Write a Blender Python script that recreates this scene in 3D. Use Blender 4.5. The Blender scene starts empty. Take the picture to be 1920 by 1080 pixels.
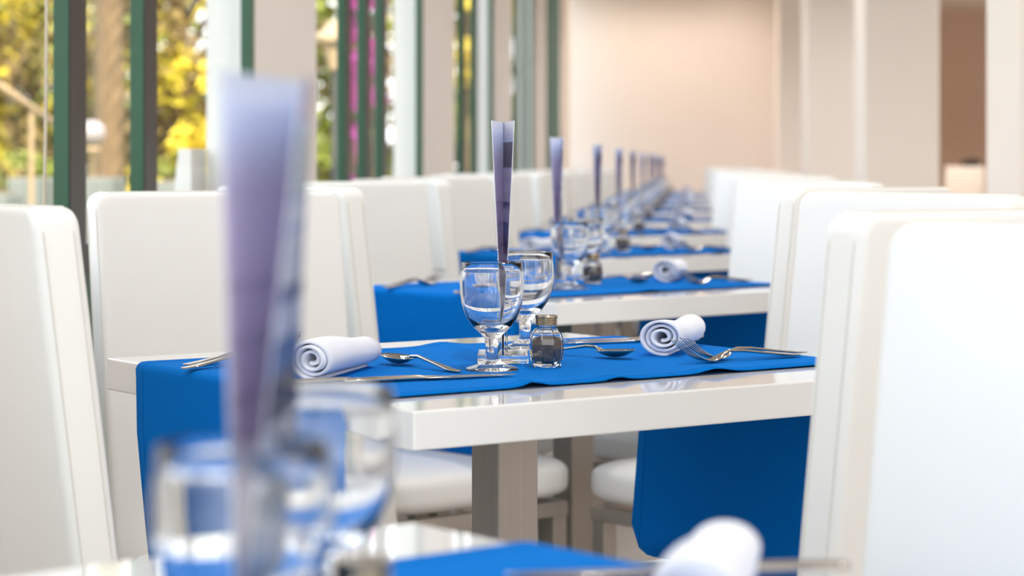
import bpy, bmesh, math, random
from mathutils import Vector, Matrix
random.seed(7)
R = math.radians
scene = bpy.context.scene
C = scene.collection

# ------------------------------------------------------------------ camera
F_PX, CAM_H, HORIZON = 4094.0, 1.023, 305.0
cam_d = bpy.data.cameras.new('camera'); cam = bpy.data.objects.new('camera', cam_d); C.objects.link(cam)
cam.location = (0, 0, CAM_H); cam.rotation_euler = (R(90), 0, 0)
cam_d.sensor_width = 36.0; cam_d.lens = F_PX / 1920 * 36.0
cam_d.shift_y = -(540 - HORIZON) / 1920
cam_d.clip_start = 0.05; cam_d.clip_end = 400
cam_d.dof.use_dof = True; cam_d.dof.focus_distance = 2.90; cam_d.dof.aperture_fstop = 5.0
scene.camera = cam

# ------------------------------------------------------------------ world, sun, exposure
world = bpy.data.worlds.new('sky'); scene.world = world; world.use_nodes = True
nt = world.node_tree; nt.nodes.clear()
wo = nt.nodes.new('ShaderNodeOutputWorld'); bg = nt.nodes.new('ShaderNodeBackground')
tc = nt.nodes.new('ShaderNodeTexCoord'); sp = nt.nodes.new('ShaderNodeSeparateXYZ'); rp = nt.nodes.new('ShaderNodeValToRGB')
nt.links.new(tc.outputs['Generated'], sp.inputs[0]); nt.links.new(sp.outputs['Z'], rp.inputs[0])
rp.color_ramp.elements[0].position = 0.0; rp.color_ramp.elements[0].color = (0.97, 0.98, 1.0, 1)
rp.color_ramp.elements[1].position = 0.7; rp.color_ramp.elements[1].color = (0.74, 0.87, 1.0, 1)
nt.links.new(rp.outputs[0], bg.inputs[0]); bg.inputs[1].default_value = 1.0
nt.links.new(bg.outputs[0], wo.inputs[0])

AX = math.atan(0.0806)                       # the row and the window wall run this far right of the view axis
def ST(s, t, z=0.0):                         # s along the room, t across it (right +)
    return Vector((s * math.sin(AX) + t * math.cos(AX), s * math.cos(AX) - t * math.sin(AX), z))

sun_d = bpy.data.lights.new('sun', 'SUN'); sun = bpy.data.objects.new('sun', sun_d); C.objects.link(sun)
sun_d.energy = 3.3; sun_d.angle = R(1.0); sun_d.color = (1.0, 0.93, 0.80)
sdir = (ST(0.80, -0.5) + Vector((0, 0, -0.95))).normalized()      # the way the sunlight travels
sun.rotation_euler = sdir.to_track_quat('-Z', 'Y').to_euler(); sun.location = (0, 0, 20)

vs = scene.view_settings
vs.view_transform = 'Standard'; vs.look = 'None'; vs.gamma = 1.0; vs.use_curve_mapping = False
vs.exposure = 1.69
cy = scene.cycles
cy.max_bounces = 14; cy.diffuse_bounces = 6; cy.glossy_bounces = 6; cy.transmission_bounces = 14; cy.transparent_max_bounces = 24
cy.sample_clamp_indirect = 6.0; cy.blur_glossy = 0.6
try: cy.use_denoising = True
except Exception: pass

# ------------------------------------------------------------------ materials
def srgb(r, g, b):
    f = lambda c: (c / 12.92 if c <= 0.04045 else ((c + 0.055) / 1.055) ** 2.4)
    return (f(r / 255), f(g / 255), f(b / 255), 1)
M = {}
def mat(name, col, rough=0.5, metal=0.0, noise=None, bump=None, trans=0.0, ior=1.45, coat=0.0, spec=None, sheen=0.0, rot=None):
    m = bpy.data.materials.new(name); m.use_nodes = True; n = m.node_tree; b = n.nodes['Principled BSDF']
    b.inputs['Base Color'].default_value = col; b.inputs['Roughness'].default_value = rough
    b.inputs['Metallic'].default_value = metal; b.inputs['Transmission Weight'].default_value = trans
    b.inputs['IOR'].default_value = ior; b.inputs['Coat Weight'].default_value = coat
    if spec is not None: b.inputs['Specular IOR Level'].default_value = spec
    if sheen: b.inputs['Sheen Weight'].default_value = sheen
    if noise or bump:
        t = n.nodes.new('ShaderNodeTexCoord'); mp = n.nodes.new('ShaderNodeMapping')
        n.links.new(t.outputs['Object'], mp.inputs[0])
    if noise:                                # noise = (scale xyz, amount)
        sc, am = noise
        mp.inputs['Scale'].default_value = sc
        nz = n.nodes.new('ShaderNodeTexNoise'); nz.inputs['Scale'].default_value = 1.0; nz.inputs['Detail'].default_value = 4
        n.links.new(mp.outputs[0], nz.inputs[0])
        cr = n.nodes.new('ShaderNodeValToRGB')
        cr.color_ramp.elements[0].position = 0.3; cr.color_ramp.elements[1].position = 0.7
        cr.color_ramp.elements[0].color = tuple(c * (1 - am) for c in col[:3]) + (1,)
        cr.color_ramp.elements[1].color = tuple(min(1, c * (1 + am)) for c in col[:3]) + (1,)
        n.links.new(nz.outputs['Fac'], cr.inputs[0]); n.links.new(cr.outputs[0], b.inputs['Base Color'])
    if bump:                                 # bump = (scale, strength)
        nb = n.nodes.new('ShaderNodeTexNoise'); nb.inputs['Scale'].default_value = bump[0]; nb.inputs['Detail'].default_value = 3
        n.links.new(t.outputs['Object'], nb.inputs[0])
        bp = n.nodes.new('ShaderNodeBump'); bp.inputs['Strength'].default_value = bump[1]; bp.inputs['Distance'].default_value = 0.002
        n.links.new(nb.outputs['Fac'], bp.inputs['Height']); n.links.new(bp.outputs[0], b.inputs['Normal'])
    M[name] = m
    return m
mat('leather', srgb(240, 239, 236), 0.42, bump=(160, 0.10))
mat('thread', srgb(222, 219, 212), 0.6)
mat('gloss_white', srgb(238, 238, 238), 0.06, coat=0.3, noise=((2, 2, 2), 0.01))
mat('blue_cloth', srgb(0, 112, 200), 0.95, noise=((60, 420, 420), 0.05), bump=(700, 0.25), spec=0.08)
mat('blue_hem', srgb(0, 92, 176), 0.95, bump=(700, 0.25), spec=0.08)
mat('napkin', srgb(236, 238, 247), 0.9, bump=(500, 0.25), sheen=0.1)
mat('brushed_steel', srgb(188, 180, 172), 0.40, 0.7, noise=((420, 420, 2), 0.06))
mat('steel_dark', srgb(60, 56, 54), 0.5, 0.6)
mat('cutlery', srgb(186, 178, 170), 0.12, 1.0, noise=((8, 8, 8), 0.04))
mat('cap_metal', srgb(196, 178, 150), 0.18, 1.0, noise=((30, 30, 30), 0.08))
mat('glass', (1, 1, 1, 1), 0.0, trans=1.0, ior=1.47)
mat('acrylic', (1, 1, 1, 1), 0.01, trans=1.0, ior=1.45)
mat('pepper', srgb(104, 90, 80), 0.95, noise=((900, 900, 900), 0.6), bump=(900, 0.6))
mat('ceiling_paint', srgb(240, 238, 234), 0.9, noise=((1, 1, 1), 0.01))
mat('plaster', srgb(242, 233, 225), 0.85, noise=((1.2, 1.2, 1.2), 0.015))
mat('far_plaster', srgb(240, 230, 223), 0.85, noise=((1.2, 1.2, 1.2), 0.015))
mat('plaster_shade_tint', srgb(226, 204, 186), 0.85, noise=((1.2, 1.2, 1.2), 0.02))  # same plaster, with the side room's dimness painted in as brown
mat('pier_plaster', srgb(242, 233, 224), 0.85, noise=((1.5, 1.5, 1.5), 0.02))
mat('white_render', srgb(236, 234, 230), 0.85, noise=((2, 2, 2), 0.01))
mat('floor_tile', srgb(184, 174, 166), 0.25, noise=((3, 3, 3), 0.06))
mat('green_frame', srgb(38, 82, 57), 0.35, noise=((5, 5, 5), 0.05))
mat('dark_frame', srgb(50, 46, 40), 0.4)
mat('paving', srgb(122, 115, 104), 0.9, noise=((2, 2, 2), 0.1))
mat('lawn', srgb(88, 96, 44), 0.95, noise=((3, 3, 3), 0.25))
mat('bark', srgb(120, 98, 72), 0.9, noise=((10, 10, 3), 0.25))
mat('leaf_yellow', srgb(206, 184, 58), 0.6, noise=((1.5, 1.5, 1.5), 0.3))
mat('leaf_green', srgb(124, 132, 46), 0.6, noise=((1.5, 1.5, 1.5), 0.3))
mat('leaf_olive', srgb(128, 108, 62), 0.6, noise=((1.5, 1.5, 1.5), 0.3))
mat('leaf_dark', srgb(52, 82, 50), 0.6, noise=((1.5, 1.5, 1.5), 0.3))
mat('pink_petal', srgb(246, 104, 204), 0.6, noise=((8, 8, 8), 0.2))
mat('planter', srgb(118, 122, 116), 0.8, noise=((3, 3, 3), 0.04))
mat('globe', srgb(160, 150, 148), 0.15, coat=0.3)
mat('lamp_cream', srgb(176, 150, 116), 0.5)
mat('rope', srgb(196, 184, 164), 0.8)
mat('black', srgb(34, 28, 30), 0.6)

# thin window glass: clear with a mirror sheen at grazing angles
m = bpy.data.materials.new('window_glass'); m.use_nodes = True; n = m.node_tree; n.nodes.clear()
o_ = n.nodes.new('ShaderNodeOutputMaterial'); mx = n.nodes.new('ShaderNodeMixShader'); tr = n.nodes.new('ShaderNodeBsdfTransparent')
gl = n.nodes.new('ShaderNodeBsdfGlossy'); mx.inputs[0].default_value = 0.045
tr.inputs[0].default_value = (0.99, 0.99, 0.985, 1); gl.inputs['Roughness'].default_value = 0.0
n.links.new(tr.outputs[0], mx.inputs[1]); n.links.new(gl.outputs[0], mx.inputs[2]); n.links.new(mx.outputs[0], o_.inputs[0])
M['window_glass'] = m

def page_material(name, bands, block=None, text=True, speck=(0.20, 0.17, 0.24)):
    """printed card: colour bands up the page (v), inner ones with some shade painted in, one block in the upper part, small lines of lettering"""
    m = bpy.data.materials.new(name); m.use_nodes = True; n = m.node_tree; b = n.nodes['Principled BSDF']
    b.inputs['Roughness'].default_value = 0.3; L = n.links.new
    uv = n.nodes.new('ShaderNodeUVMap'); uv.uv_map = 'UVMap'
    s = n.nodes.new('ShaderNodeSeparateXYZ'); L(uv.outputs[0], s.inputs[0])
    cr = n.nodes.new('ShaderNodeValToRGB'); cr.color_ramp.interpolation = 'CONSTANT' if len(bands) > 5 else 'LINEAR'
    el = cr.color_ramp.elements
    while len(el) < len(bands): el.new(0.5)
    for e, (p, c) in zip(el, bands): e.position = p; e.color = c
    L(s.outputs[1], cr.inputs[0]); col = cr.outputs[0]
    def math_(op, a, bb):
        q = n.nodes.new('ShaderNodeMath'); q.operation = op
        for i, x in enumerate((a, bb)):
            if isinstance(x, (int, float)): q.inputs[i].default_value = x
            else: L(x, q.inputs[i])
        return q.outputs[0]
    def mix(fac, c1, c2):
        q = n.nodes.new('ShaderNodeMixRGB'); L(fac, q.inputs[0]); L(c1, q.inputs[1]); q.inputs[2].default_value = c2
        return q.outputs[0]
    if block:
        u0, u1, v0, v1, bc = block
        k = math_('MULTIPLY', math_('MULTIPLY', math_('GREATER_THAN', s.outputs[0], u0), math_('LESS_THAN', s.outputs[0], u1)),
                  math_('MULTIPLY', math_('GREATER_THAN', s.outputs[1], v0), math_('LESS_THAN', s.outputs[1], v1)))
        col = mix(k, col, bc)
    if text:
        nz = n.nodes.new('ShaderNodeTexNoise'); mp = n.nodes.new('ShaderNodeMapping'); mp.inputs['Scale'].default_value = (22, 90, 1)
        L(uv.outputs[0], mp.inputs[0]); L(mp.outputs[0], nz.inputs[0]); nz.inputs['Scale'].default_value = 1.0; nz.inputs['Detail'].default_value = 1
        saw = math_('FRACT', math_('MULTIPLY', s.outputs[1], 11.0), 0.0)
        k = math_('MULTIPLY', math_('MULTIPLY', math_('LESS_THAN', saw, 0.16), math_('GREATER_THAN', nz.outputs['Fac'], 0.56)),
                  math_('MULTIPLY', math_('GREATER_THAN', s.outputs[1], 0.35), math_('LESS_THAN', s.outputs[1], 0.72)))
        col = mix(k, col, speck + (1,))
    L(col, b.inputs['Base Color'])
    tl = n.nodes.new('ShaderNodeBsdfTranslucent'); ms = n.nodes.new('ShaderNodeMixShader'); ms.inputs[0].default_value = 0.5   # thin paper lets light through
    L(col, tl.inputs[0]); L(b.outputs[0], ms.inputs[1]); L(tl.outputs[0], ms.inputs[2]); L(ms.outputs[0], n.nodes['Material Output'].inputs[0]); M[name] = m
lil = [(0.0, srgb(150, 128, 138)), (0.22, srgb(188, 174, 192)), (0.80, srgb(210, 203, 224)), (0.90, srgb(226, 230, 248)), (1.0, srgb(230, 236, 250))]  # lilac print; the darker foot also paints in shade inside the fold
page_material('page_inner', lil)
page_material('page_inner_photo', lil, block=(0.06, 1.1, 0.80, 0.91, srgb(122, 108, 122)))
page_material('page_outer', [(0.0, srgb(52, 60, 96)), (0.14, srgb(18, 84, 150)), (0.24, srgb(44, 48, 84)), (0.31, srgb(200, 206, 218)), (0.42, srgb(40, 46, 92)),
                             (0.50, srgb(30, 96, 170)), (0.56, srgb(188, 200, 222)), (0.62, srgb(34, 74, 150)), (0.645, srgb(196, 206, 218)), (0.74, srgb(120, 140, 196)),
                             (0.75, srgb(200, 210, 222)), (0.79, srgb(120, 140, 196)), (0.80, srgb(186, 204, 216)), (0.92, srgb(178, 166, 182))], text=False)

# ------------------------------------------------------------------ helpers
def link(me, name, material=None, parent=None, smooth=False):
    o = bpy.data.objects.new(name, me); C.objects.link(o)
    if material: me.materials.append(M[material])
    if smooth:
        for p in me.polygons: p.use_smooth = True
    if parent: o.parent = parent
    return o
def from_bm(bm, name, material=None, parent=None, smooth=False):
    me = bpy.data.meshes.new(name); bmesh.ops.recalc_face_normals(bm, faces=bm.faces[:]); bm.to_mesh(me); bm.free()
    return link(me, name, material, parent, smooth)
def bm_box(bm, x0, x1, y0, y1, z0, z1):
    v = [bm.verts.new((x, y, z)) for x in (x0, x1) for y in (y0, y1) for z in (z0, z1)]
    for f in ((0, 1, 3, 2), (4, 6, 7, 5), (0, 4, 5, 1), (2, 3, 7, 6), (0, 2, 6, 4), (1, 5, 7, 3)): bm.faces.new([v[i] for i in f])
def box(name, x0, x1, y0, y1, z0, z1, material, parent=None, bevel=0, seg=2, smooth=False):
    bm = bmesh.new(); bm_box(bm, x0, x1, y0, y1, z0, z1)
    if bevel: bmesh.ops.bevel(bm, geom=bm.edges[:], offset=bevel, segments=seg, profile=0.5, affect='EDGES')
    o = from_bm(bm, name, material, parent, smooth)
    return o
def st_box(name, s0, s1, t0, t1, z0, z1, material, parent=None, bevel=0):
    o = box(name, t0, t1, s0, s1, z0, z1, material, parent, bevel)
    if parent is None: o.rotation_euler.z = -AX
    return o
def empty(name, loc=(0, 0, 0), rz=0.0):
    e = bpy.data.objects.new(name, None); C.objects.link(e); e.location = loc; e.rotation_euler = (0, 0, rz); e.empty_display_size = 0.05
    return e
def tag(o, label, cat, group=None, kind=None):
    o['label'] = label
    if cat: o['category'] = cat
    if group: o['group'] = group
    if kind: o['kind'] = kind
    return o
def struct(o, label=None):
    o['kind'] = 'structure'
    if label: o['label'] = label
    return o
def copy_tree(o, parent=None):
    c = o.copy(); C.objects.link(c); c.parent = parent
    for ch in o.children: 
        if ch is not c: copy_tree(ch, c)
    return c
def lathe(profile, n=48, close=True):
    bm = bmesh.new(); rings = []
    for r, z in profile:
        if r < 1e-6: rings.append([bm.verts.new((0, 0, z))])
        else: rings.append([bm.verts.new((r * math.cos(2 * math.pi * i / n), r * math.sin(2 * math.pi * i / n), z)) for i in range(n)])
    for a, b in zip(rings, rings[1:]):
        for i in range(n):
            j = (i + 1) % n
            if len(a) == 1 and len(b) == 1: continue
            if len(a) == 1: bm.faces.new((a[0], b[j], b[i]))
            elif len(b) == 1: bm.faces.new((a[i], a[j], b[0]))
            else: bm.faces.new((a[i], a[j], b[j], b[i]))
    return bm
def tube(bm, pts, r, n=6, closed=False):
    rings = []; N = len(pts)
    for i, p in enumerate(pts):
        p = Vector(p)
        a = Vector(pts[(i - 1) % N]) if (closed or i > 0) else p
        b = Vector(pts[(i + 1) % N]) if (closed or i < N - 1) else p
        d = (b - a).normalized()
        up = Vector((0, 0, 1)) if abs(d.z) < 0.9 else Vector((1, 0, 0))
        x = d.cross(up).normalized(); y = d.cross(x).normalized()
        rr = r[i] if isinstance(r, (list, tuple)) else r
        rings.append([bm.verts.new(p + x * rr * math.cos(2 * math.pi * k / n) + y * rr * math.sin(2 * math.pi * k / n)) for k in range(n)])
    M_ = N if closed else N - 1
    for i in range(M_):
        a, b = rings[i], rings[(i + 1) % N]
        for k in range(n): bm.faces.new((a[k], a[(k + 1) % n], b[(k + 1) % n], b[k]))
    if not closed: bm.faces.new(rings[0]); bm.faces.new(list(reversed(rings[-1])))
def loft(bm, stations, n=10, sq=1.0):
    """stations (x, y, z, half width, half thickness); elliptic rings along x"""
    rings = []
    for x, y, z, w, h in stations:
        rings.append([bm.verts.new((x, y + w * math.cos(2 * math.pi * k / n), z + h * math.sin(2 * math.pi * k / n))) for k in range(n)])
    for a, b in zip(rings, rings[1:]):
        for k in range(n): bm.faces.new((a[k], a[(k + 1) % n], b[(k + 1) % n], b[k]))
    bm.faces.new(rings[0]); bm.faces.new(list(reversed(rings[-1])))
def px_x(px, z): return (px - 960) / F_PX * z
def gz(y): return F_PX * (CAM_H - 0.752) / (y - HORIZON)           # depth of a point on the table tops seen at image row y

# ------------------------------------------------------------------ room shell
T_WALL, H_CEIL, S_FAR = -1.2, 3.02, 23.0
struct(st_box('floor', -2.4, 32, -1.45, 9.0, -0.12, 0.0, 'floor_tile'), 'pale brown tiled dining room floor')
struct(st_box('ceiling', -2.4, 32, -1.45, 9.0, H_CEIL, H_CEIL + 0.2, 'ceiling_paint'), 'plain white ceiling')
struct(st_box('wall_far', S_FAR, S_FAR + 0.25, -1.45, 1.55, 0, H_CEIL, 'far_plaster'), 'pale beige end wall of the dining room')
struct(st_box('wall_back', 29.0, 29.25, 1.3, 9.0, 0, H_CEIL, 'plaster_shade_tint'), 'side room wall, dimness painted in as tan')
struct(st_box('wall_right', -2.4, 29.25, 8.8, 9.0, 0, H_CEIL, 'plaster'), 'white side wall of the hall')
struct(st_box('wall_return', S_FAR, 29.0, 1.30, 1.55, 0, H_CEIL, 'far_plaster'), 'pale wall running on into the side room')

# window wall: piers, sill walls and header
wl = empty('wall_left', (0, 0, 0), -AX); struct(wl, 'window wall with pale piers')
PIERS = [(2.0, 3.2), (5.98, 7.0), (9.85, 11.2), (13.45, 14.9), (17.05, 18.55), (20.4, 22.2)]
for s0, s1 in PIERS:
    p = st_box('pier', s0, s1, T_WALL - 0.02, T_WALL, 0, H_CEIL, 'pier_plaster', wl)
    st_box('pier_outside', s0 + 0.005, s1 - 0.005, T_WALL - 0.135, T_WALL - 0.02, -0.1, H_CEIL, 'white_render', p)
st_box('header', -2.4, S_FAR, T_WALL - 0.14, T_WALL + 0.0, 2.86, H_CEIL, 'pier_plaster', wl)
bm = bmesh.new()                                                     # flared foot of the outside pier
v = [bm.verts.new(p) for p in ((T_WALL - 0.30, 5.80, -0.1), (T_WALL - 0.136, 5.80, -0.1), (T_WALL - 0.136, 5.80, 1.06), (T_WALL - 0.17, 5.80, 1.06),
                               (T_WALL - 0.30, 5.98, -0.1), (T_WALL - 0.136, 5.98, -0.1), (T_WALL - 0.136, 5.98, 1.06), (T_WALL - 0.17, 5.98, 1.06))]
for f in ((0, 1, 2, 3), (7, 6, 5, 4), (0, 4, 5, 1), (1, 5, 6, 2), (2, 6, 7, 3), (3, 7, 4, 0)): bm.faces.new([v[i] for i in f])
from_bm(bm, 'pier_foot', 'white_render', wl)

def window(k, s0, s1, mulls):
    w = empty('window_%d' % k, (0, 0, 0), -AX); struct(w, 'green framed floor to ceiling window')
    st_box('sill_panel', s0, s1, T_WALL - 0.07, T_WALL - 0.02, 0, 0.80, 'green_frame', w)
    st_box('rail', s0, s1, T_WALL - 0.08, T_WALL - 0.005, 0.80, 0.86, 'dark_frame', w)
    st_box('rail', s0, s1, T_WALL - 0.08, T_WALL - 0.005, 2.80, 2.86, 'green_frame', w)
    edges = [s0] + [x for x in mulls] + [s1]
    for a, b in zip(edges, edges[1:]):
        st_box('pane', a + 0.005, b - 0.005, T_WALL - 0.045, T_WALL - 0.040, 0.86, 2.80, 'window_glass', w)
    for x in mulls:
        mm = st_box('mullion', x - 0.055, x + 0.055, T_WALL - 0.030, T_WALL, 0.80, 2.84, 'green_frame', w)
        st_box('gasket', x - 0.052, x + 0.057, T_WALL + 0.0, T_WALL + 0.004, 0.80, 2.84, 'dark_frame', mm)
    st_box('mullion', s1 - 0.045, s1 - 0.002, T_WALL - 0.028, T_WALL + 0.002, 0.80, 2.84, 'green_frame', w)
window(1, 3.2, 5.98, [4.215, 4.80])
window(2, 7.0, 9.85, [7.65, 8.12, 8.58])
window(3, 11.2, 13.45, [11.65, 12.35])
window(4, 14.9, 17.05, [15.4, 16.2])
window(5, 18.55, 20.4, [19.0, 19.7])
window(6, -2.4, 2.0, [-1.8, -1.0, -0.2, 0.6, 1.3])
# unseen glazed front, added behind the photographer to let in more light
w7 = empty('window_7', (0, 0, 0), -AX); struct(w7, 'unseen glazed front, added to let in daylight')
for i in range(9):
    t0 = -1.4 + i * 1.13
    st_box('pane', -2.35, -2.345, t0 + 0.06, t0 + 1.08, 0.02, 2.96, 'window_glass', w7); st_box('mullion', -2.38, -2.31, t0 - 0.05, t0 + 0.05, 0, H_CEIL - 0.01, 'green_frame', w7)

# square pillars on the right
for s0, s1, t0, t1, lab in ((6.9, 7.6, 1.02, 1.6, 'white square pillar nearest on the right'), (12.0, 12.75, 0.96, 1.36, 'white square pillar beside the side room opening'),
                            (17.6, 18.6, 0.96, 1.40, 'white square pillar third from the right edge'), (22.0, 23.0, 0.90, 1.36, 'white square pillar standing against the end wall')):
    struct(st_box('wall_pillar', s0, s1, t0, t1, 0, H_CEIL, 'plaster', None, 0.01), lab)

# ------------------------------------------------------------------ ceiling lamps (warm at the end wall; the other rows are added fill)
def downlight(s, t, label, power, col=(1.0, 0.83, 0.68), size=0.16):
    p = ST(s, t, H_CEIL)
    e = empty('ceiling_downlight', p)
    bm = lathe([(size * 0.5, 0.0), (size * 0.62, -0.001), (size * 0.62, -0.012), (size * 0.5, -0.012), (size * 0.5, 0.0)], 24)
    from_bm(bm, 'trim_ring', 'cap_metal', e)
    ld = bpy.data.lights.new('downlight_lamp', 'SPOT'); ld.energy = power; ld.color = col; ld.spot_size = R(150); ld.spot_blend = 1.0; ld.shadow_soft_size = 0.06
    lo = bpy.data.objects.new('downlight_lamp', ld); C.objects.link(lo); lo.parent = e; lo.location = (0, 0, -0.03)
    tag(e, label, 'downlight', 'warm downlights washing the end wall')
for i, t in enumerate((-0.8, -0.2, 0.4)):
    downlight(22.3, t, ('left', 'middle', 'right')[i] + ' warm recessed downlight close to the pale end wall', 8)
ORD = ('first', 'second', 'third', 'fourth', 'fifth', 'sixth', 'seventh', 'eighth', 'ninth', 'tenth', 'eleventh', 'twelfth')
for i in range(10):  # unseen lamps added to brighten the tables and piers
    downlight(2.2 + 2.05 * i, 0.15, ORD[i] + ' added fill downlight, unseen, over the row of tables', 20, (1.0, 0.965, 0.94))
for i in range(9):  # unseen lamps added to brighten the hall and the pillar faces
    downlight(1.5 + 2.6 * i, 2.6, ORD[i] + ' added fill downlight, unseen, in the open hall beyond the pillars', 14 if i < 3 else 52, (1.0, 0.94, 0.89))
for i, (s, t) in enumerate(((24.8, 2.4), (24.8, 3.8), (24.8, 5.2))):  # unseen lamps added to light the side room wall and chairs
    downlight(s, t, ('left', 'middle', 'right')[i] + ' added warm fill downlight, unseen, in front of the side room wall', 58)

# ------------------------------------------------------------------ table furniture prototypes
def make_table():
    e = empty('dining_table')
    box('tabletop', -0.4, 0.4, -0.4, 0.4, 0.706, 0.75, 'gloss_white', e, 0.0025, 2)
    box('post', -0.0325, 0.0325, -0.0325, 0.0325, 0.012, 0.700, 'brushed_steel', e, 0.0015, 1)
    box('mounting_plate', -0.16, 0.16, -0.16, 0.16, 0.699, 0.706, 'steel_dark', e)
    box('base_plate', -0.17, 0.17, -0.17, 0.17, 0.0, 0.012, 'brushed_steel', e, 0.002, 1)
    return e

LEAN = 0.125
def make_chair():
    e = empty('dining_chair')
    def lean(bm):
        for v in bm.verts: v.co.x += (0.975 - v.co.z) * LEAN
    # backrest
    bm = bmesh.new(); bm_box(bm, -0.056, 0.0, -0.225, 0.225, 0.305, 0.975)
    long_ = [ed for ed in bm.edges if abs(ed.verts[0].co.x - ed.verts[1].co.x) > 0.01 and ed.verts[0].co.z > 0.9]
    bmesh.ops.bevel(bm, geom=long_, offset=0.022, segments=4, profile=0.5, affect='EDGES')
    rim = [ed for ed in bm.edges if not (len(ed.link_faces) == 2 and ed.calc_face_angle() < 0.5)]
    bmesh.ops.bevel(bm, geom=rim, offset=0.011, segments=4, profile=0.5, affect='EDGES')
    lean(bm)
    bk = from_bm(bm, 'backrest', 'leather', e, True)
    # stitched seams round the front and the back face
    for xx in (-0.0455, -0.0105):
        pts = [(xx, -0.2253, 0.40), (xx, -0.2253, 0.945), (xx, -0.219, 0.966), (xx, -0.203, 0.9752), (xx, 0.203, 0.9752), (xx, 0.219, 0.966), (xx, 0.2253, 0.945), (xx, 0.2253, 0.40)]
        bm = bmesh.new(); tube(bm, [(x + (0.975 - z) * LEAN, y, z) for x, y, z in pts], 0.0011, 5)
        from_bm(bm, 'seam', 'thread', bk)
    # seat cushion: soft rounded block
    bm = bmesh.new(); bmesh.ops.create_cube(bm, size=2.0); bmesh.ops.subdivide_edges(bm, edges=bm.edges[:], cuts=11, use_grid_fill=True)
    for v in bm.verts:
        d = Vector([math.copysign(math.tan(abs(c) * 0.72) / math.tan(0.72), c) for c in v.co]); e1, e2 = 8.0, 4.2
        k_ = ((abs(d.x) ** e1 + abs(d.y) ** e1) ** (e2 / e1) + abs(d.z) ** e2) ** (-1 / e2)
        d *= k_
        v.co = Vector((0.3080 + 0.2420 * d.x, 0.228 * d.y, 0.371 + (0.050 if d.z > 0 else 0.0465) * d.z))
    from_bm(bm, 'seat', 'leather', e, True)
    # steel frame
    bm = bmesh.new()
    bm_box(bm, 0.055, 0.525, -0.215, -0.190, 0.296, 0.3242); bm_box(bm, 0.055, 0.525, 0.190, 0.215, 0.296, 0.3242)
    bm_box(bm, 0.500, 0.525, -0.190, 0.190, 0.296, 0.3242)
    from_bm(bm, 'seat_frame', 'brushed_steel', e)
    for xx in (0.05, 0.488):
        for yy in (-0.212, 0.176):
            box('leg', xx, xx + 0.036, yy, yy + 0.036, 0.0, 0.296, 'brushed_steel', e, 0.002, 1)
    return e

def make_runner(seed):
    rng = random.Random(seed)
    e = empty('table_runner')
    W = 0.275; nv = 27
    path = []                                                        # (u, z, s)
    for k in range(9): path.append((-0.392 - 0.016 * min(1, k / 6), 0.424 + (0.735 - 0.424) * k / 8))
    path += [(-0.4085, 0.744), (-0.4055, 0.7500), (-0.400, 0.7526), (-0.392, 0.7532)]
    nu = 56
    for k in range(1, nu): path.append((-0.392 + 0.784 * k / nu, 0.7532))
    left = path[:13]; path += [(-u, z) for u, z in reversed(left)]
    bumps = [(rng.uniform(-0.3, 0.3), rng.choice((-1, 1)), rng.uniform(0.003, 0.006), rng.uniform(0.015, 0.03)) for _ in range(4)]
    wob = [rng.uniform(-0.006, 0.006) for _ in range(4)]
    bm = bmesh.new(); G = []
    for u, z in path:
        row = []
        for j in range(nv + 1):
            q = -1 + 2 * j / nv; v = q * (W - 0.025 * u); zz = z; uu = u
            if z > 0.75:
                for bu, sd, ht, wd in bumps:
                    zz += ht * math.exp(-((u - bu) / wd) ** 2) * math.exp(-(((q * sd) - 1) / 0.22) ** 2)
                v += wob[0] * 0.4 * math.sin(u * 6 + 1) * abs(q)
            elif z < 0.74:
                d = (0.74 - z) / 0.316
                uu += (1 if u > 0 else -1) * 0.006 * d * math.sin(q * 4 + wob[2] * 300)
                if u < 0: v -= 0.004 * d
                elif q > 0: v -= 0.048 * q * min(1, d * 8)
                edge = min(1, max(0, abs(q) - 0.80) / 0.20)
                zz += 0.045 * max(0, d) ** 2 * (1 - math.sqrt(max(0, 1 - edge * edge)))
            row.append(bm.verts.new((uu, v, zz)))
        G.append(row)
    for a, b in zip(G, G[1:]):
        for j in range(nv): bm.faces.new((a[j], a[j + 1], b[j + 1], b[j]))
    hem_pts = [[(G[i][j].co.x, G[i][j].co.y, G[i][j].co.z) for i in range(len(G))] for j in (1, nv - 1)]
    cl = from_bm(bm, 'cloth', 'blue_cloth', e, True)
    sm = cl.modifiers.new('thickness', 'SOLIDIFY'); sm.thickness = 0.0016; sm.offset = 0
    for pts in hem_pts:
        bm = bmesh.new(); tube(bm, pts, 0.0013, 5); from_bm(bm, 'hem_seam', 'blue_hem', cl)
    return e

def make_goblet():
    outer = [(0.0, 0.0), (0.0335, 0.0), (0.0345, 0.0012), (0.033, 0.0030), (0.022, 0.0062), (0.0125, 0.0105), (0.0088, 0.0165), (0.0082, 0.0300), (0.0094, 0.0405),
             (0.0150, 0.0470), (0.0235, 0.0545), (0.0325, 0.0670), (0.0385, 0.0820), (0.0412, 0.0980), (0.0415, 0.1120), (0.0402, 0.1270), (0.0392, 0.1385), (0.0386, 0.1396)]
    inner = [(0.0380, 0.1392), (0.0389, 0.1270), (0.0401, 0.1120), (0.0397, 0.0980), (0.0369, 0.0828), (0.0300, 0.0690), (0.0210, 0.0590), (0.0110, 0.0540), (0.0, 0.0525)]
    return from_bm(lathe(outer + inner, 56), 'water_goblet', 'glass', None, True)

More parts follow.
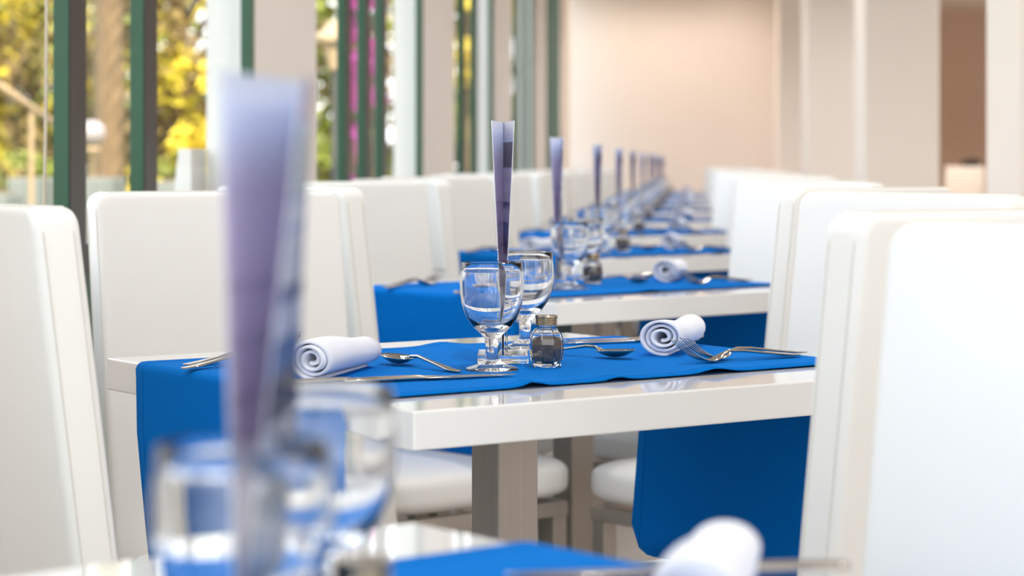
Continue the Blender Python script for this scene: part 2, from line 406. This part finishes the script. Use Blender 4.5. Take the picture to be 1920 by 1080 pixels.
def make_shaker():
    e = empty('pepper_shaker')
    def barrel(prof, n=8):
        bm = lathe(prof, n)
        bmesh.ops.rotate(bm, verts=bm.verts[:], cent=(0, 0, 0), matrix=Matrix.Rotation(R(14), 3, 'Z'))
        return bm
    g = barrel([(0, 0.0), (0.0180, 0.0), (0.0200, 0.0025), (0.0216, 0.007), (0.0229, 0.014), (0.0236, 0.022), (0.0235, 0.030), (0.0226, 0.038), (0.0205, 0.0445), (0.0170, 0.0490), (0.0132, 0.0510), (0.0130, 0.0545), (0.0112, 0.0545),
                (0.0112, 0.0500), (0.0150, 0.0472), (0.0184, 0.0430), (0.0202, 0.037), (0.0210, 0.030), (0.0211, 0.022), (0.0204, 0.014), (0.0190, 0.0085), (0.0165, 0.0055), (0, 0.0050)])
    from_bm(g, 'jar', 'glass', e, False)
    p = barrel([(0, 0.0060), (0.0150, 0.0064), (0.0180, 0.0095), (0.0192, 0.0145), (0.0199, 0.022), (0.0198, 0.030), (0.0190, 0.0365), (0.010, 0.0392), (0, 0.0380)], 8)
    from_bm(p, 'pepper', 'pepper', e, True)
    c = [(0, 0.0548), (0.0138, 0.0548)]
    for q in range(4):
        z0 = 0.0549 + 0.0024 * q; c += [(0.0138, z0), (0.0147, z0 + 0.0006), (0.0147, z0 + 0.0014), (0.0138, z0 + 0.0021)]
    c += [(0.0150, 0.0648), (0.0152, 0.0668), (0.0144, 0.0678), (0, 0.0684)]
    from_bm(lathe(c, 32), 'cap', 'cap_metal', e, False)
    return e

def make_holder():
    e = empty('menu_holder')
    box('base', -0.034, 0.034, -0.045, 0.045, 0.0, 0.012, 'acrylic', e, 0.0015, 2)
    for sx in (-1, 1):
        x0, x1 = sorted((sx * 0.0036, sx * 0.0062))
        box('upright', x0, x1, -0.040, 0.040, 0.0122, 0.046, 'acrylic', e, 0.0006, 1)
    return e

def make_menu(open_=0.0150, w=0.125, h=0.312):
    e = empty('menu_card')
    for side in (-1, 1):
        bm = bmesh.new(); uvl = bm.loops.layers.uv.new('UVMap'); ny, nz = 10, 14
        def pt(i, j, off):
            a = i / ny; t = j / nz
            s = 0.0012 + (open_ - 0.0012) * max(0.0, (t - 0.11) / 0.89) ** 0.98
            x = s * (1 - a) ** 0.8 + 0.0006
            return Vector((side * (x + off - 0.0003), -w / 2 + w * a, t * h))
        gi = [[bm.verts.new(pt(i, j, -0.0003)) for j in range(nz + 1)] for i in range(ny + 1)]
        go = [[bm.verts.new(pt(i, j, 0.0003)) for j in range(nz + 1)] for i in range(ny + 1)]
        uvof = {}
        for i in range(ny + 1):
            for j in range(nz + 1): uvof[gi[i][j]] = uvof[go[i][j]] = (i / ny, j / nz)
        def face(vs_, mi):
            f = bm.faces.new(vs_); f.material_index = mi; f.smooth = True
            for l in f.loops: l[uvl].uv = uvof[l.vert]
        for i in range(ny):
            for j in range(nz):
                face((gi[i][j], gi[i + 1][j], gi[i + 1][j + 1], gi[i][j + 1]), 0); face((go[i][j], go[i][j + 1], go[i + 1][j + 1], go[i + 1][j]), 1)
        for j in range(nz):
            face((gi[0][j], gi[0][j + 1], go[0][j + 1], go[0][j]), 2); face((gi[ny][j + 1], gi[ny][j], go[ny][j], go[ny][j + 1]), 2)
        for i in range(ny):
            face((gi[i][nz], gi[i + 1][nz], go[i + 1][nz], go[i][nz]), 2); face((gi[i + 1][0], gi[i][0], go[i][0], go[i + 1][0]), 2)
        me = bpy.data.meshes.new('page'); bmesh.ops.recalc_face_normals(bm, faces=bm.faces[:]); bm.to_mesh(me); bm.free()
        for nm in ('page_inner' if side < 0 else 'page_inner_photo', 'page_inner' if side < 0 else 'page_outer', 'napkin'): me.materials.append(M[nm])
        o = bpy.data.objects.new('page', me); C.objects.link(o); o.parent = e
        o['label'] = 'lilac page with small lettering' if side < 0 else 'page printed with pictures outside'
    return e

def make_napkin(seed, length=0.205, r0=0.030, flat=0.88):
    rng = random.Random(seed); bm = bmesh.new()
    turns, n = 3.1, 104; th = 0.0021; nl = 14
    ph = rng.uniform(0, 6.28)
    def centre(k, a, x):
        q = k / n; ang = -2 * math.pi * turns * q + ph * 0 + math.pi * 1.62
        r = 0.0050 + (r0 - th - 0.0050) * (q ** 0.85)
        r *= 1 + 0.05 * math.sin(ang * 2 + ph + x * 9) + 0.03 * math.sin(x * 30 + ph)
        taper = 1 - 0.13 * (x / length) + 0.03 * math.sin(x * 24 + ph)
        rr = (r + a) * taper
        return rr * math.cos(ang), rr * math.sin(ang) * flat
    G = []
    for i in range(nl + 1):
        x = length * i / nl; ring = []
        for k in range(n + 1): y, z = centre(k, th, x); ring.append((x + 0.004 * math.sin(k * 0.11 + ph) * (1 if i in (0, nl) else 0), y, z))
        for k in range(n, -1, -1): y, z = centre(k, -th, x); ring.append((x + 0.004 * math.sin(k * 0.11 + ph) * (1 if i in (0, nl) else 0), y, z))
        zmin = min(p[2] for p in ring)
        G.append([bm.verts.new((p[0], p[1], p[2] - zmin)) for p in ring])
    m_ = 2 * (n + 1)
    for a, b in zip(G, G[1:]):
        for k in range(m_): bm.faces.new((a[k], b[k], b[(k + 1) % m_], a[(k + 1) % m_]))
    for ring in (G[0], G[-1]):
        for k in range(n): bm.faces.new((ring[k], ring[k + 1], ring[m_ - 2 - k], ring[m_ - 1 - k]))
    return from_bm(bm, 'rolled_napkin', 'napkin', None, True)

def make_fork():
    bm = bmesh.new()
    loft(bm, [(0.000, 0, 0.0030, 0.0030, 0.0009), (0.004, 0, 0.0030, 0.0075, 0.0013), (0.020, 0, 0.0036, 0.0092, 0.0015), (0.055, 0, 0.0072, 0.0062, 0.0016), (0.095, 0, 0.0120, 0.0036, 0.0020),
              (0.118, 0, 0.0128, 0.0036, 0.0021), (0.130, 0, 0.0090, 0.0058, 0.0018), (0.138, 0, 0.0052, 0.0100, 0.0014), (0.146, 0, 0.0032, 0.0122, 0.0012), (0.156, 0, 0.0028, 0.0124, 0.0011)], 12)
    for k in range(4):
        y = -0.0105 + 0.007 * k; st = []
        for i in range(9):
            q = i / 8; x = 0.154 + 0.050 * q; z = 0.0028 + 0.027 * q ** 1.6
            st.append((x, y * (1 - 0.08 * q), z, 0.0021 * (1 - 0.55 * q), 0.0012 * (1 - 0.4 * q)))
        loft(bm, st, 6)
    return from_bm(bm, 'fork', 'cutlery', None, True)
def make_spoon():
    bm = bmesh.new()
    loft(bm, [(0.000, 0, 0.0016, 0.0020, 0.0008), (0.004, 0, 0.0016, 0.0055, 0.0012), (0.018, 0, 0.0022, 0.0062, 0.0013), (0.050, 0, 0.0070, 0.0036, 0.0015), (0.078, 0, 0.0110, 0.0024, 0.0018),
              (0.090, 0, 0.0104, 0.0026, 0.0018), (0.098, 0, 0.0084, 0.0045, 0.0012)], 10)
    n, m2 = 24, 8; cx, a, b = 0.119, 0.0255, 0.0165
    top, bot = [], []
    for i in range(m2 + 1):
        q = i / m2; rt, rb = [], []
        for k in range(n):
            an = 2 * math.pi * k / n; x = cx + a * q * math.cos(an); y = b * q * math.sin(an) * (1 - 0.12 * math.cos(an) * q)
            z = 0.0022 + 0.0068 * q * q + 0.0012 * (x - cx) / a
            rt.append((x, y, z)); rb.append((x, y, z - 0.0011 * (1 - 0.4 * q)))
        top.append(rt); bot.append(rb)
    for lay, flip in ((top, False), (bot, True)):
        L_ = [[bm.verts.new(p) for p in r] if i else [bm.verts.new(r[0])] for i, r in enumerate(lay)]
        for i in range(m2):
            for k in range(n):
                j = (k + 1) % n
                bm.faces.new((L_[0][0], L_[1][k], L_[1][j]) if i == 0 else (L_[i][k], L_[i + 1][k], L_[i + 1][j], L_[i][j]))
        if flip: rim_b = L_[-1]
        else: rim_t = L_[-1]
    for k in range(n): bm.faces.new((rim_t[k], rim_b[k], rim_b[(k + 1) % n], rim_t[(k + 1) % n]))
    return from_bm(bm, 'spoon', 'cutlery', None, True)
def make_knife():
    bm = bmesh.new()
    loft(bm, [(0.0, 0, 0.0036, 0.0050, 0.0018), (0.003, 0, 0.0036, 0.0082, 0.0032), (0.030, 0, 0.0036, 0.0088, 0.0034), (0.080, 0, 0.0036, 0.0066, 0.0034), (0.098, 0, 0.0036, 0.0058, 0.0034), (0.104, 0, 0.0034, 0.0068, 0.0030),
              (0.108, 0.0006, 0.0030, 0.0092, 0.0014), (0.130, 0.0008, 0.0028, 0.0102, 0.0011), (0.180, 0.0010, 0.0026, 0.0104, 0.0010), (0.210, 0.0, 0.0025, 0.0088, 0.0009), (0.224, -0.0030, 0.0024, 0.0045, 0.0007), (0.228, -0.005, 0.0024, 0.0015, 0.0005)], 10)
    return from_bm(bm, 'knife', 'cutlery', None, True)

# ------------------------------------------------------------------ the row of tables
TABLES = [(-0.124, 1.095, 40), (-0.010, 2.953, 35), (0.135, 4.81, 40), (0.275, 6.66, 38), (0.43, 8.52, 39), (0.585, 10.37, 37), (0.745, 12.22, 39),
          (0.90, 14.07, 38), (1.055, 15.92, 38), (1.21, 17.78, 39), (1.365, 19.63, 38)]
WHERE = ['the nearest blurred table', 'the sharply focused table'] + ['the %s table back' % w for w in ('third', 'fourth', 'fifth', 'sixth', 'seventh', 'eighth', 'ninth', 'tenth', 'eleventh')]
P_TABLE, P_CHAIR, P_GOB, P_SHAKE, P_HOLD = make_table(), make_chair(), make_goblet(), make_shaker(), make_holder()
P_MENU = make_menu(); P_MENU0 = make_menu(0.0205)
P_RUN = [make_runner(11), make_runner(5), make_runner(23)]
P_NAP = [make_napkin(1), make_napkin(2), make_napkin(3)]
P_FORK, P_SPOON, P_KNIFE = make_fork(), make_spoon(), make_knife()
used = set()
def place(proto, x, y, z, rz, label, cat, group):
    if proto.name in used: o = copy_tree(proto)
    else: used.add(proto.name); o = proto
    o.location = (x, y, z); o.rotation_euler = (0, 0, rz)
    for k in ('label', 'category', 'group'):
        if k in o: del o[k]
    return tag(o, label, cat, group)

# offsets are measured on the sharp table (rotation 35 degrees) in room axes, then turned with each table
def turn(dx, dy, rot):
    a = R(rot - 35); return dx * math.cos(a) - dy * math.sin(a), dx * math.sin(a) + dy * math.cos(a)
T1X, T1Y = TABLES[1][0], TABLES[1][1]
ITEM = {  # world position on the sharp table, heading in degrees
    'goblet left': (-0.026, 2.83, 0), 'goblet right': (0.019, 3.16, 0), 'shaker': (0.0455, 2.875, 0),
    'napkin left': (-0.247, 2.685, 75), 'napkin right': (0.208, 3.030, 74),
    'fork left outer': (-0.430, 2.868, 54), 'fork left inner': (-0.425, 2.818, 54),
    'knife left inner': (-0.292, 2.625, 27), 'knife left outer': (-0.205, 2.652, 25), 'spoon left': (-0.067, 2.790, 127),
    'fork right outer': (0.398, 3.022, 213.5), 'fork right inner': (0.412, 3.062, 214),
    'knife right inner': (0.282, 3.300, 200), 'knife right outer': (0.292, 3.345, 201), 'spoon right': (0.030, 3.085, -38),
}
Z_TOP = 0.7545
for k, (cx, cy, rot) in enumerate(TABLES):
    th = R(rot); B = Vector((math.cos(th), math.sin(th))); A = Vector((-math.sin(th), math.cos(th))); W = WHERE[k]
    place(P_TABLE, cx, cy, 0, th, 'square glossy white table on a steel post, ' + W + ('' if k < 2 else ' from the camera'), 'table', 'square dining tables in the row')
    place(P_RUN[k % 3], cx, cy, 0, th, 'blue cloth runner laid across ' + W + ' and hanging down both ends', 'table runner', 'blue runners on the tables')
    # chairs: (side, distance, rotation)
    dl, db, dn, dr = 0.715, 0.815, 0.85, 0.74
    if k == 1: dn = 0.866
    if k == 2: dl, dn = 0.73, 0.82
    jit = lambda: random.uniform(-0.012, 0.012)
    ch = [(cx - dl * B.x, cy - dl * B.y, th, 'white leather chair with its back to the window, left of ' + W),
          (cx + db * A.x, cy + db * A.y, th - R(90), 'white leather chair at the back left edge of ' + W + ', showing its front'),
          (cx - dn * A.x, cy - dn * A.y, th + R(90), 'white leather chair at the front right edge of ' + W + ', showing its back'),
          (cx + dr * B.x, cy + dr * B.y, th + R(180), 'white leather chair right of ' + W + ', facing the window')]
    for i, (x, y, r, lab) in enumerate(ch):
        if k == 0 and i != 3: continue
        if k > 2: x += jit(); y += jit(); r += R(random.uniform(-1.5, 1.5))
        place(P_CHAIR, x, y, 0, r, lab, 'chair', 'white chairs along the row of tables')
    # settings
    for nm, (x, y, hd) in ITEM.items():
        w = nm.split()
        if k == 0 and nm not in ('goblet left', 'goblet right', 'shaker', 'napkin right', 'knife right outer'): continue
        if k > 6 and w[0] in ('fork', 'knife', 'spoon'): continue
        dx, dy = turn(x - T1X, y - T1Y, rot); px_, py_ = cx + dx, cy + dy; hh = R(hd + (rot - 35)); dz = 0
        if k != 1 and w[0] in ('napkin', 'spoon'):
            hh += R(random.uniform(-5, 5))
        if k == 0:
            if nm == 'goblet left': px_, py_ = -0.123, 1.000
            if nm == 'goblet right': px_, py_ = -0.107, 1.245
            if nm == 'shaker': px_, py_ = -0.076, 1.11
            if nm == 'napkin right': px_, py_, hh = 0.102, 1.198, R(80)
            if nm == 'knife right outer': px_, py_, hh = 0.222, 1.440, R(188)
        if k == 2:
            if nm == 'goblet left': px_, py_ = 0.124, 4.69
            if nm == 'goblet right': px_, py_ = 0.172, 5.04
            if nm == 'shaker': px_, py_ = 0.179, 4.83
        if w[0] == 'goblet':
            place(P_GOB, px_, py_, Z_TOP, 0, 'clear stemmed water goblet, %s of the pair on ' % ('front one' if w[1] == 'left' else 'rear one') + W, 'glass', 'water goblets on the tables')
        elif w[0] == 'shaker':
            place(P_SHAKE, px_, py_, Z_TOP, R(random.uniform(0, 20)), 'glass pepper shaker with a metal cap on ' + W, 'shaker', 'pepper shakers on the tables')
        elif w[0] == 'napkin':
            place(P_NAP[(k + (w[1] == 'right')) % 3], px_, py_, Z_TOP, hh, 'rolled white cloth napkin at the %s setting of ' % w[1] + W, 'napkin', 'rolled napkins on the tables')
        else:
            pr = {'fork': P_FORK, 'spoon': P_SPOON, 'knife': P_KNIFE}[w[0]]
            if w[0] == 'spoon': lab = 'small steel dessert spoon at the %s setting of ' % w[1] + W
            else: lab = '%s steel %s at the %s setting of ' % (w[2], w[0], w[1]) + W
            o = place(pr, px_, py_, Z_TOP, hh, lab, w[0], 'steel cutlery on the tables')
            o.scale = {'fork': (1.06, 1.06, 1.1), 'spoon': (1.2, 1.2, 1.3), 'knife': (1, 1, 1)}[w[0]]
    # menu and holder
    mx_ = {0: (-0.128, 1.122, 5.6), 1: (-0.012, 2.955, 0.0), 2: (0.105, 4.85, 6.0)}.get(k)
    if mx_ is None: mx_ = (cx - 0.012, cy + 0.01, (2, 5, 1, 4, 3)[k % 5])
    place(P_HOLD, mx_[0], mx_[1], Z_TOP, -R(mx_[2]), 'clear acrylic menu holder in the middle of ' + W, 'menu holder', 'acrylic menu holders')
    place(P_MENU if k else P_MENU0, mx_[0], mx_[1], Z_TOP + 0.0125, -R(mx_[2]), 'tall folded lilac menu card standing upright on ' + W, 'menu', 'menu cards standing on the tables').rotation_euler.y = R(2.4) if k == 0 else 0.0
P_MENU0.scale = (1, 1, 0.962)

# two white chairs and a dark bundle in the side room
for i, px in enumerate((1808, 1884)):
    z = 25.5 + 0.4 * i
    place(P_CHAIR, px_x(px, z), z, 0, R(88), 'white chair far away in the side room, %s of two' % ('left one' if i == 0 else 'right one'), 'chair', 'white chairs in the side room')
bm = bmesh.new(); bmesh.ops.create_icosphere(bm, subdivisions=3, radius=1.0)
for v in bm.verts:
    v.co = Vector((v.co.x * 0.12 * (1 + 0.1 * math.sin(v.co.z * 5)), v.co.y * 0.035, max(-0.7, v.co.z) * 0.055 * (1 + 0.15 * math.sin(v.co.x * 4)) + 0.0385))
o = from_bm(bm, 'bag', 'black', None, True); o.location = (px_x(1822, 25.45), 25.47, 0.9765)
tag(o, 'small dark bag lying on top of the far white chair', 'bag')

# blind cord in front of the first window
bm = bmesh.new(); p0 = ST(3.80, T_WALL + 0.06)
tube(bm, [(p0.x + 0.004 * math.sin(i * 0.5), p0.y, H_CEIL - i * 0.11) for i in range(22)], 0.0032, 6)
o = from_bm(bm, 'blind_cord', 'rope', None, True); tag(o, 'thin pale blind cord hanging in front of the left window', 'cord')

# ------------------------------------------------------------------ garden outside
struct(st_box('ground_terrace', -30, 120, -4.2, -1.46, -0.22, -0.12, 'paving'), 'pale paved terrace outside the windows')
struct(st_box('ground_lawn', -30, 120, -70, -4.21, -0.24, -0.14, 'lawn'), 'lawn beyond the terrace')
def leaf_mesh(rng, n, blob, size, name, material, parent, droop=0.0):
    vs_, fs = [], []
    for i in range(n):
        cx_, cy_, cz_, rx, ry, rz_ = rng.choice(blob)
        while True:
            d = Vector((rng.uniform(-1, 1), rng.uniform(-1, 1), rng.uniform(-1, 1)))
            if d.length <= 1 and d.length > 0.35: break
        c = Vector((cx_ + d.x * rx, cy_ + d.y * ry, cz_ + d.z * rz_))
        a = Vector((rng.gauss(0, 1), rng.gauss(0, 1), rng.gauss(0, 0.6))).normalized()
        b = a.cross(Vector((rng.gauss(0, 1), rng.gauss(0, 1), rng.gauss(0, 1)))).normalized()
        L_ = size * rng.uniform(0.6, 1.4); w_ = L_ * 0.32; k0 = len(vs_); nrm = a.cross(b) * L_ * 0.12
        vs_ += [c - a * L_ * 0.5, c + b * w_ + nrm, c + a * L_ * 0.5, c - b * w_ + nrm]
        fs.append((k0, k0 + 1, k0 + 2, k0 + 3))
    me = bpy.data.meshes.new(name); me.from_pydata(vs_, [], fs); me.update()
    o = link(me, name, material, parent); o['kind'] = 'stuff'
    return o
def tree(s, t, h, r, mats, label, seed, trunk=0.12, n=1800, leaf=0.22, name='garden_tree', low=0.45):
    rng = random.Random(seed); e = empty(name, ST(s, t, -0.14))
    bm = bmesh.new(); tube(bm, [(0, 0, 0), (0.05, 0.02, h * 0.3), (0.0, 0.06, h * 0.6), (0.05, 0.0, h * 0.85)], [trunk, trunk * 0.8, trunk * 0.6, trunk * 0.25], 8)
    for i in range(4):
        an = rng.uniform(0, 6.28); tube(bm, [(0, 0.03, h * (0.35 + 0.1 * i)), (r * 0.6 * math.cos(an), r * 0.6 * math.sin(an), h * (0.55 + 0.1 * i))], [trunk * 0.4, trunk * 0.12], 6)
    from_bm(bm, 'trunk', 'bark', e, True)
    for mi, mt in enumerate(mats):
        blobs = [(rng.uniform(-r, r) * 0.7, rng.uniform(-r, r) * 0.7, h * rng.uniform(low, 1.0), r * 0.5, r * 0.5, r * 0.42) for _ in range(7)]
        leaf_mesh(rng, n // len(mats), blobs, leaf, 'foliage', mt, e)
    tag(e, label, 'tree', 'trees in the garden')
def shrub(s, t, h, r, mats, label, seed, n=900, leaf=0.13):
    rng = random.Random(seed); e = empty('garden_shrub', ST(s, t, -0.14))
    bm = bmesh.new()
    for i in range(5):
        an = 1.26 * i; tube(bm, [(0, 0, 0), (r * 0.5 * math.cos(an), r * 0.5 * math.sin(an), h * 0.7)], [0.02, 0.008], 5)
    from_bm(bm, 'stems', 'bark', e)
    for mt in mats:
        blobs = [(rng.uniform(-r, r) * 0.6, rng.uniform(-r, r) * 0.6, h * rng.uniform(0.3, 0.9), r * 0.5, r * 0.5, h * 0.25) for _ in range(5)]
        leaf_mesh(rng, n // len(mats), blobs, leaf, 'foliage', mt, e)
    tag(e, label, 'shrub', 'shrubs in the garden')
def palm(s, t, h, label, seed, nf=16, fl=1.9):
    rng = random.Random(seed); e = empty('palm_tree', ST(s, t, -0.14))
    bm = bmesh.new(); tube(bm, [(0, 0, h * q / 8) for q in range(9)], [0.17 - 0.006 * q for q in range(9)], 10); from_bm(bm, 'trunk', 'bark', e, True)
    for f in range(nf):
        an = 6.283 * f / nf + rng.uniform(-0.2, 0.2); up = rng.uniform(-0.2, 1.0); vs_, fs = [], []
        sp_ = []
        for q in range(11):
            x = q / 10; rr = fl * x; zz = up * rr * 0.8 - 0.55 * rr * rr
            sp_.append(Vector((math.cos(an) * rr, math.sin(an) * rr, h + zz)))
        side = Vector((-math.sin(an), math.cos(an), 0))
        for q in range(1, 10):
            for m2 in range(3):
                p = sp_[q].lerp(sp_[q + 1], m2 / 3); d = (sp_[q + 1] - sp_[q]).normalized()
                for sg in (-1, 1):
                    ll = 0.42 * math.sin(math.pi * (0.15 + 0.8 * q / 10)); tip = p + (side * sg * 0.8 + d * 0.5).normalized() * ll + Vector((0, 0, -0.16))
                    k0 = len(vs_); vs_ += [p, p + d * 0.035, tip]; fs.append((k0, k0 + 1, k0 + 2))
        me = bpy.data.meshes.new('frond'); me.from_pydata(vs_, [], fs); me.update(); link(me, 'frond', 'leaf_yellow' if f % 3 else 'leaf_green', e)
    tag(e, label, 'palm tree', 'palms in the garden')
def at(px, dist_s):                                                   # t of the sight line through image column px at distance s
    return dist_s * math.tan(math.atan((px - 960) / F_PX) - AX)
palm(21.5, at(205, 21.5), 4.9, 'tall palm with a brown trunk behind the globe lamp', 3, fl=2.4)
palm(16.6, at(-330, 16.6), 2.3, 'yellow green palm leaning in at the far left edge of the garden', 4, fl=1.5)
tree(29, at(70, 29), 3.6, 1.3, ['leaf_yellow', 'leaf_olive'], 'rounded golden tree in the left window pane', 21, trunk=0.15, low=0.25, n=2400)
tree(27.5, at(330, 27.5), 5.0, 1.1, ['leaf_yellow', 'leaf_olive'], 'sunlit yellow tree beside the white outside pier', 22, trunk=0.22, low=0.30)
tree(36.5, at(60, 36.5), 5.0, 2.4, ['leaf_yellow', 'leaf_green'], 'broad yellow tree at the back of the garden', 23, n=2600)
tree(46, at(230, 46), 7.0, 2.6, ['leaf_green', 'leaf_olive'], 'tall green tree far behind the globe lamp', 24, n=2600)
tree(36, at(660, 36), 5.0, 1.6, ['leaf_olive', 'leaf_green'], 'loose olive tree behind the street lantern', 25, n=1800)
tree(30, at(880, 30), 5.0, 0.9, ['leaf_green', 'leaf_yellow'], 'slim green tree seen beyond the second pier', 26, n=1600)
tree(44, at(990, 44), 5.0, 1.2, ['leaf_green', 'leaf_olive'], 'dim green tree seen beyond the third pier', 27, n=1200)
shrub(20, at(315, 20), 1.35, 0.35, ['leaf_yellow', 'leaf_green'], 'bright yellow shrub beneath the sunlit tree', 31)
shrub(21.5, at(372, 21.5), 1.5, 0.30, ['leaf_yellow'], 'tall narrow yellow shrub by the white pier', 32)
shrub(18.5, at(95, 18.5), 1.05, 0.30, ['leaf_green', 'leaf_dark'], 'low dark green shrub in the left window pane', 33, n=1500)
shrub(30, at(640, 30), 1.3, 0.6, ['leaf_olive', 'leaf_green'], 'wide olive shrub far behind the street lantern', 37, n=1500)
shrub(26, at(10, 26), 1.2, 0.6, ['leaf_olive', 'leaf_green'], 'wide shrub at the far left of the lawn', 38, n=1500)
shrub(22, at(235, 22), 1.1, 0.35, ['leaf_yellow', 'leaf_green'], 'low shrub right of the globe lamp', 34)
shrub(19, at(635, 19), 1.0, 0.2, ['leaf_olive', 'leaf_yellow'], 'small shrub below the street lantern', 35)
shrub(14.5, at(778, 14.5), 1.5, 0.10, ['leaf_dark'], 'dark leafy shrub in front of the second white pier', 36, n=260)
for i, (px, s, w, h) in enumerate(((60, 15.5, 0.12, 0.95), (5, 14.8, 0.09, 0.85), (192, 16, 0.13, 0.95), (335, 16.0, 0.16, 0.92))):
    e = empty('garden_planter', ST(s, at(px, s), -0.14), -AX)
    box('body', -w, w, -0.2, 0.2, 0.0, h + 0.1, 'planter', e, 0.01, 1)
    box('soil', -w + 0.03, w - 0.03, -0.17, 0.17, h + 0.1, h + 0.112, 'bark', e)
    tag(e, 'pale square planter %s' % ('by the left window pane', 'at the far left edge', 'under the globe lamp', 'next to the white pier')[i], 'planter', 'planters on the terrace edge')
# globe lamp
e = empty('globe_lamp', ST(17.6, at(173, 17.6), -0.14))
from_bm(lathe([(0, 0), (0.09, 0), (0.09, 0.03), (0.03, 0.05), (0.026, 1.24), (0.06, 1.26), (0.06, 1.29), (0, 1.29)], 16), 'post', 'lamp_cream', e, True)
bm = bmesh.new(); bmesh.ops.create_icosphere(bm, subdivisions=4, radius=0.105)
for v in bm.verts: v.co.z += 1.405
from_bm(bm, 'globe', 'globe', e, True)
tag(e, 'white globe garden lamp on a short post', 'garden lamp')
# street lantern
e = empty('street_lantern', ST(16.0, at(628, 16), -0.14))
from_bm(lathe([(0, 0), (0.1, 0), (0.1, 0.05), (0.03, 0.1), (0.025, 1.85), (0, 1.85)], 14), 'post', 'dark_frame', e, True)
from_bm(lathe([(0, 1.85), (0.05, 1.85), (0.10, 2.06), (0, 2.06)], 6), 'lantern_glass', 'lamp_cream', e)
from_bm(lathe([(0, 2.06), (0.15, 2.06), (0.15, 2.09), (0.05, 2.20), (0, 2.22)], 6), 'lantern_roof', 'lamp_cream', e)
tag(e, 'cream street lantern on a dark post outside the second window', 'lantern')
# bougainvillea on two slim posts
for i, (px, s, h) in enumerate(((662, 12.5, 2.9), (703, 12.8, 2.9))):
    rng = random.Random(50 + i); e = empty('bougainvillea', ST(s, at(px, s), -0.14))
    bm = bmesh.new(); tube(bm, [(0.02 * math.sin(q), 0.02 * math.cos(q), h * q / 8) for q in range(9)], 0.012, 6); from_bm(bm, 'stem', 'bark', e)
    fl = [(rng.uniform(-0.02, 0.02), rng.uniform(-0.05, 0.05), z * 0.1 + rng.uniform(-0.05, 0.05), 0.062, 0.06, 0.07) for z in range(8, int(h * 10)) if rng.random() < (0.85 if i == 0 else 0.5)]
    leaf_mesh(rng, 1500 if i == 0 else 800, fl, 0.055, 'flowers', 'pink_petal', e)
    lf = [(rng.uniform(-0.03, 0.03), 0.02, z * 0.1, 0.05, 0.06, 0.06) for z in range(2, int(h * 10), 3)]
    leaf_mesh(rng, 160, lf, 0.06, 'leaves', 'leaf_dark', e)
    tag(e, ('dense' if i == 0 else 'sparse') + ' pink bougainvillea climbing outside the second window', 'bougainvillea', 'bougainvillea outside the second window')
# hedge closing the garden
e = empty('hedge', ST(62, -18, -0.14), -AX); rng = random.Random(77)
bm = bmesh.new()
for i in range(16): tube(bm, [(-17 + 2.2 * i, 0, 0), (-17 + 2.2 * i, 0.1, 1.6)], [0.08, 0.03], 5)
from_bm(bm, 'stems', 'bark', e)
for mt in ('leaf_olive', 'leaf_green', 'leaf_dark'):
    leaf_mesh(rng, 3200, [(-17 + 1.15 * i, rng.uniform(-0.6, 0.6), rng.uniform(0.5, 2.6), 1.1, 0.8, 0.9) for i in range(31)], 0.5, 'foliage', mt, e)
tag(e, 'long mixed green hedge closing the far end of the garden', 'hedge')
# slanting handrail
e = empty('handrail', (0, 0, 0)); bm = bmesh.new()
pa, pb = ST(11.0, at(-40, 11), CAM_H + 175 / F_PX * 11), ST(12.0, at(150, 12), CAM_H + 40 / F_PX * 12)
tube(bm, [pa, pa.lerp(pb, 0.5), pb], 0.022, 8); from_bm(bm, 'rail', 'lamp_cream', e, True)
for q in (0.05, 0.5, 0.95):
    p = pa.lerp(pb, q); bm = bmesh.new(); tube(bm, [(p.x, p.y, -0.14), (p.x, p.y, p.z - 0.01)], 0.014, 6); from_bm(bm, 'post', 'lamp_cream', e)
tag(e, 'slanting pale handrail outside the left window', 'handrail')
